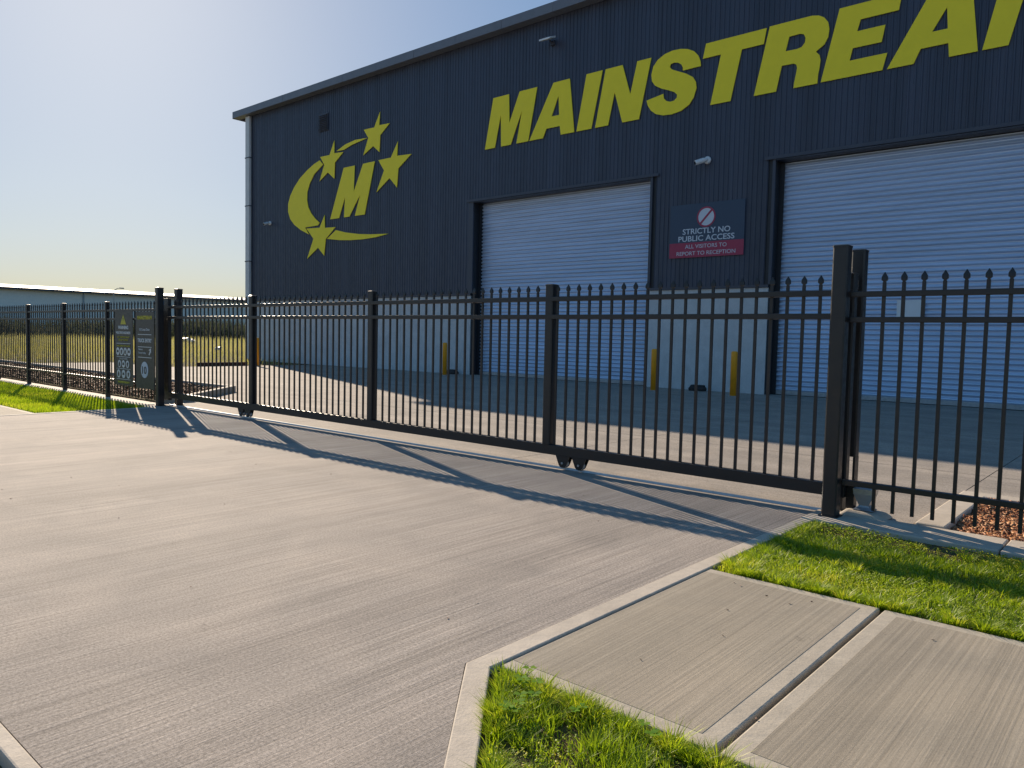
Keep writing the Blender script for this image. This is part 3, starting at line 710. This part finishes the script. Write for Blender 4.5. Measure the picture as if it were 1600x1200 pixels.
# street lamp
e = empty('street_lamp', (-102, 40, 0), 'thin grey street lamp with a curved arm in front of the far shed', 'street lamp')
bm = B(); tube(bm, [(0, 0, 0), (0, 0, 4), (0, 0, 6.1), (.1, .1, 6.4), (.3, .3, 6.6), (.5, .5, 6.65)], [.10, .08, .06, .05, .045, .04], 8); obj('pole', bm, M['farroof'], e)
bm = B(); tube(bm, [(.45, .45, 6.65), (.52, .52, 6.66), (.85, .85, 6.64), (.9, .9, 6.62)], [.04, .07, .08, .03], 8); obj('lamp_head', bm, M['farroof'], e)
# pale rocks in the paddock
for i, (x, y, s, lb) in enumerate(((-85.3, 41.3, .55, 'pale rock in the paddock grass nearest the left gate post'), (-78, 38.3, .45, 'pale rock in the paddock grass, middle of three'), (-50.7, 26.8, .25, 'pale rock in the paddock grass nearest the warehouse'))):
    bm = B(); bmesh.ops.create_icosphere(bm, subdivisions=2, radius=s)
    for v_ in bm.verts: v_.co *= .7+.5*random.random(); v_.co.z = v_.co.z*.6+s*.35+.25
    tag(obj('rock', bm, M['pipe'], loc=(x, y, -.05)), lb, 'rock', 'pale rocks in the paddock')

# ------------------------------------------------------------------ grass, bark, weeds
def stuff(o, label, cat): return tag(o, label, cat, kind='stuff')
# right verge between footpath and fence
pv = [(-2.275, 4.68), (4.2, 4.68), (4.2, 6.55), (-2.275, 6.55)]
near = [(-2.275, 4.68), (-.2, 4.68), (-.2, 6.55), (-2.275, 6.55)]
P = np.vstack([scatter(near, 30000), scatter([(-.2, 4.68), (4.2, 4.68), (4.2, 6.55), (-.2, 6.55)], 14000)])
k = vnoise(P, 2.2, 1)*.55+vnoise(P, 7, 2)*.45
bare = np.clip((P[:, 1]-6.0)/.3, 0, 1)*(vnoise(P, 5, 8) > .28)*.9
keep = rng.random(len(P)) > bare; P, k = P[keep], k[keep]
me = blades('grass', P, -.033, (.030+.055*k)*(1-.45*np.clip((P[:, 1]-5.9)/.4, 0, 1)), .0058, M['grass'], 1.25, .15+.6*vnoise(P, 3, 4)+.25*rng.normal(0, .6, len(P)))
stuff(obj('grass', me, None), 'bright green lawn strip between the footpath and the right fence', 'grass')
Q = scatter([(-2.275, 4.68), (1.5, 4.68), (1.5, 6.52), (-2.275, 6.52)], 26000)
Q = Q[vnoise(Q, 4, 12) > .30+.3*rng.random(len(Q))]
stuff(obj('grass', chips('grass', Q, -.022+.022*vnoise(Q, 7, 2), .020, .009, M['grass'], .55, np.clip(.15+.6*vnoise(Q, 3, 4)+.3*rng.random(len(Q)), 0, 1), .0006), None), 'low leafy ground weeds mixed through the right lawn strip', 'ground weeds')
Q = scatter([(-2.26, 2.545), (-.97, .90), (1.2, .9), (1.2, 2.545)], 16000)
Q = Q[vnoise(Q, 6, 15) > .35+.3*rng.random(len(Q))]
stuff(obj('grass', chips('grass', Q, -.024+.03*vnoise(Q, 7, 6), .014, .009, M['grass'], .6, rng.random(len(Q)), .0005), None), 'small leafy weeds between the grass tufts of the near corner', 'ground weeds')
# lower corner patch with clumps
pc = [(-2.275, 2.555), (-1.0, .955), (3.5, .9), (3.5, 2.545)]
P = scatter(pc, 60000); P = P[(P[:, 0] < .6)]
cl = vnoise(P, 6.5, 5)*.6+vnoise(P, 15, 6)*.4; keep = cl > .36+.24*rng.random(len(P)); P, cl = P[keep], cl[keep]
me = blades('grass', P, -.033, (.03+.12*np.clip(cl-.32, 0, 1)), .0042, M['grass'], 1.0, .05+.5*vnoise(P, 5, 9)+.35*rng.random(len(P)))
stuff(obj('grass', me, None), 'tufty green and yellow grass in the corner below the footpath', 'grass')
def tufts(name, centres, nb, hgt, rad, z, wd, mt):
    Ps, Vs = [], []
    n = len(centres)*nb; c = np.repeat(centres, nb, 0); a = rng.uniform(0, 2*np.pi, n); r = rad*np.sqrt(rng.random(n))
    sc = np.repeat(.6+.8*rng.random(len(centres)), nb); h = hgt*sc*(.6+.6*rng.random(n)); l = h*(.15+1.1*(r/rad))*.75
    bx, by = c[:, 0]+np.cos(a)*r*.6, c[:, 1]+np.sin(a)*r*.6; dx, dy = np.cos(a)*l, np.sin(a)*l; b = a+np.pi/2+rng.normal(0, .5, n)
    V = np.zeros((n, 5, 3))
    for k, (t, s) in enumerate(((0, 1), (0, -1), (.55, .8), (.55, -.8), (1, 0))):
        g = t**1.5; V[:, k, 0] = bx+dx*g+np.cos(b)*wd/2*s; V[:, k, 1] = by+dy*g+np.sin(b)*wd/2*s; V[:, k, 2] = z+h*(t-.22*t*t)
    F = np.array([(0, 1, 3), (0, 3, 2), (2, 3, 4)]); F = (F[None]+np.arange(n)[:, None, None]*5).reshape(-1, 3)
    tt = np.clip(np.repeat(rng.random(len(centres)), nb)*.55+.4*rng.random(n), 0, 1)
    return tri_mesh(name, V.reshape(-1, 3), F, np.repeat(tt, 5), mt)
Q = scatter([(-2.2, 2.50), (-1.0, 1.02), (.6, 1.0), (.6, 2.50)], 150)
eg = rng.random(46)[:, None]; Q = np.vstack([Q, np.array([-2.17, 2.495])+eg*np.array([2.4, 0.]), np.array([-2.19, 2.47])+eg[:26]*np.array([1.2, -1.44])])
stuff(obj('grass_tufts', tufts('grass_tufts', Q, 110, .085, .045, -.033, .0036, M['grass']), None), 'rounded tufts of fine grass in the near corner below the footpath', 'grass')
Q = scatter([(-2.25, 4.72), (.6, 4.72), (.6, 6.4), (-2.25, 6.4)], 110)
eg = rng.random(50)[:, None]; Q = np.vstack([Q, np.array([-2.2, 4.725])+eg*np.array([3., 0.]), np.array([-2.215, 4.74])+eg[:34]*np.array([0., 1.8])])
stuff(obj('grass_tufts', tufts('grass_tufts', Q, 80, .075, .05, -.033, .0045, M['grass']), None), 'taller grass tufts standing out of the right lawn strip', 'grass')
# left verge
pl = [(-14.99, 6.50), (-28, 6.50), (-28, 4.62), (-14.99, 4.62)]
P = scatter(pl, 42000)
me = blades('grass', P, -.033, .075+.02*vnoise(P, 3, 3), .009, M['grass'], .7, .2+.6*vnoise(P, 2, 14)+.2*rng.normal(0, .5, len(P)))
stuff(obj('grass', me, None), 'bright green lawn strip in front of the left fence', 'grass')
# clover and broadleaf weeds in the corner
def clover(x, y, s, lb):
    e = empty('clover_plant', (x, y, -.03), lb, 'plant', 'broad leaved weeds in the corner grass')
    for i in range(3):
        a = random.uniform(0, 6.28); r = .035*s; h = .075*s*random.uniform(.8, 1.2); tx, ty = r*math.cos(a), r*math.sin(a)
        V, F = [], []
        bm = B(); tube(bm, [(0, 0, 0), (tx*.4, ty*.4, h*.6), (tx, ty, h)], .0012, 5)
        st = obj('stem', bm, M['grass'], e)
        bm = B()
        for q in range(3):
            b = a+q*2.094; c0 = Vector((tx, ty, h)); d = Vector((math.cos(b), math.sin(b), .12)); n_ = Vector((-math.sin(b), math.cos(b), 0)); L_ = .028*s
            pts = [c0, c0+d*L_*.45+n_*L_*.42, c0+d*L_*.95+n_*L_*.40, c0+d*L_*.85, c0+d*L_*.95-n_*L_*.40, c0+d*L_*.45-n_*L_*.42]
            vs = [bm.verts.new(p_) for p_ in pts]; bm.faces.new((vs[0], vs[1], vs[2], vs[3])); bm.faces.new((vs[0], vs[3], vs[4], vs[5]))
        me = bpy.data.meshes.new('leaf'); bm.to_mesh(me); bm.free()
        at = me.attributes.new('tint', 'FLOAT', 'POINT'); at.data.foreach_set('value', [random.random() for _ in me.vertices]); me.materials.append(M['clover'])
        obj('leaf', me, None, e)
for x, y, s, lb in ((-2.06, 2.47, 1.15, 'bright clover leaves leaning over the footpath edge, highest in the corner'),
                    (-1.95, 2.42, 1.05, 'bright clover leaves just below the top corner clover'),
                    (-1.93, 2.27, 1.1, 'bright clover leaves beside the bare soil patch'),
                    (-1.90, 2.20, .9, 'small clover beside bare soil, close to the angled kerb'),
                    (-1.74, 2.42, .9, 'clover sprig against the footpath edge, middle of the corner'),
                    (-1.42, 2.44, 1.0, 'clover sprig at the foot of the footpath joint')):
    clover(x, y, s, lb)
for nm, poly in (('verge_soil', [(-2.29, 4.66), (4.2, 4.66), (4.2, 6.56), (-2.29, 6.56)]), ('verge_soil', [(-2.29, 2.52), (-1.0, .945), (-.98, .87), (4.2, .87), (4.2, 2.57), (-2.29, 2.57)]),
                 ('verge_soil', [(-14.97, 6.52), (-40, 6.52), (-40, 4.58), (-14.97, 4.58)])):
    bm = B(); prism(bm, poly, -.1, -.030); tag(obj(nm, bm, M['soil']), kind='structure')
# bark bed at right
pr = [(-1.39, 7.03), (4.4, 7.03), (4.4, 8.79), (-1.39, 8.79)]
bm = B(); prism(bm, pr, -.1, -.050); tag(obj('garden_soil', bm, M['soil']), kind='structure')
P = np.vstack([scatter([(-1.38, 7.05), (.8, 7.05), (.8, 8.75), (-1.38, 8.75)], 9000), scatter([(.8, 7.05), (4.4, 7.05), (4.4, 8.75), (.8, 8.75)], 4000)])
stuff(obj('bark_mulch', chips('bark_mulch', P, -.048+.05*vnoise(P, 3, 21), .060, .016, M['mulch'], .35), None), 'orange brown bark chips in the bed behind the right fence', 'mulch')
# bark bed at left
pb = [(-15.92, 7.03), (-15.92, 7.72), (-17.85, 9.66), (-41, 9.75), (-41, 7.03)]
bm = B(); prism(bm, pb, -.04, .03); tag(obj('garden_soil', bm, M['soil']), kind='structure')
P = scatter(pb, 16000)
stuff(obj('bark_mulch', chips('bark_mulch', P, .03+.05*vnoise(P, 1.5, 22), .09, .03, M['mulchdark'], .45), None), 'brown bark chips in the bed behind the left fence', 'mulch')
# paddock weeds
P = np.vstack([scatter([(-36.6, 10.5), (-36.6, 14.4), (-31.9, 14.8), (-31.9, 21), (-38.5, 22), (-38.5, 60), (-70, 70), (-70, 8)], 26000), scatter([(-70, 8), (-70, 70), (-125, 110), (-125, 12)], 26000)])
k = vnoise(P, .25, 31); far = np.clip((-P[:, 0]-32)/60, 0, 1)
me = blades('weeds', P, -.06, (.12+.42*k)*(1+1.0*far), .02+.05*0, M['weeds'], .8, .2+.6*k+.2*rng.random(len(P)))
stuff(obj('weeds', me, None), 'dry yellow green paddock grass between the yard and the far shed', 'weeds')
P = scatter([(-126, 10), (-126, 112), (-150, 125), (-150, 10)], 16000); k = vnoise(P, .12, 41)
me = blades('scrub', P, -.06, 1.2+3.0*k, .22, M['scrub'], .8, .1+.8*rng.random(len(P)))
stuff(obj('scrub', me, None), 'dark scrub growing along the foot of the far shed', 'scrub')
# litter: small dry leaves on the paving
lf = B()
for i in range(34):
    x, y = (random.uniform(-2.2, -.2), random.uniform(2.7, 4.5)) if i < 14 else (random.uniform(-9, -2.5), random.uniform(2, 6.2))
    z = (-.002 if x > -2.28 else .002); a = random.uniform(0, 6.28); L_ = random.uniform(.005, .013); W_ = L_*.35
    u = Vector((math.cos(a), math.sin(a), 0)); v_ = Vector((-u.y, u.x, 0)); c0 = Vector((x, y, z))
    vs = [lf.verts.new(c0+u*L_+Vector((0, 0, .004))), lf.verts.new(c0+v_*W_), lf.verts.new(c0-u*L_+Vector((0, 0, .003))), lf.verts.new(c0-v_*W_+Vector((0, 0, .006)))]
    lf.faces.new((vs[0], vs[1], vs[3])); lf.faces.new((vs[1], vs[2], vs[3]))
stuff(obj('dry_leaves', lf, M['rust']), 'tiny dry leaf bits scattered over the driveway and footpath', 'litter')
print('objects', len(bpy.data.objects))
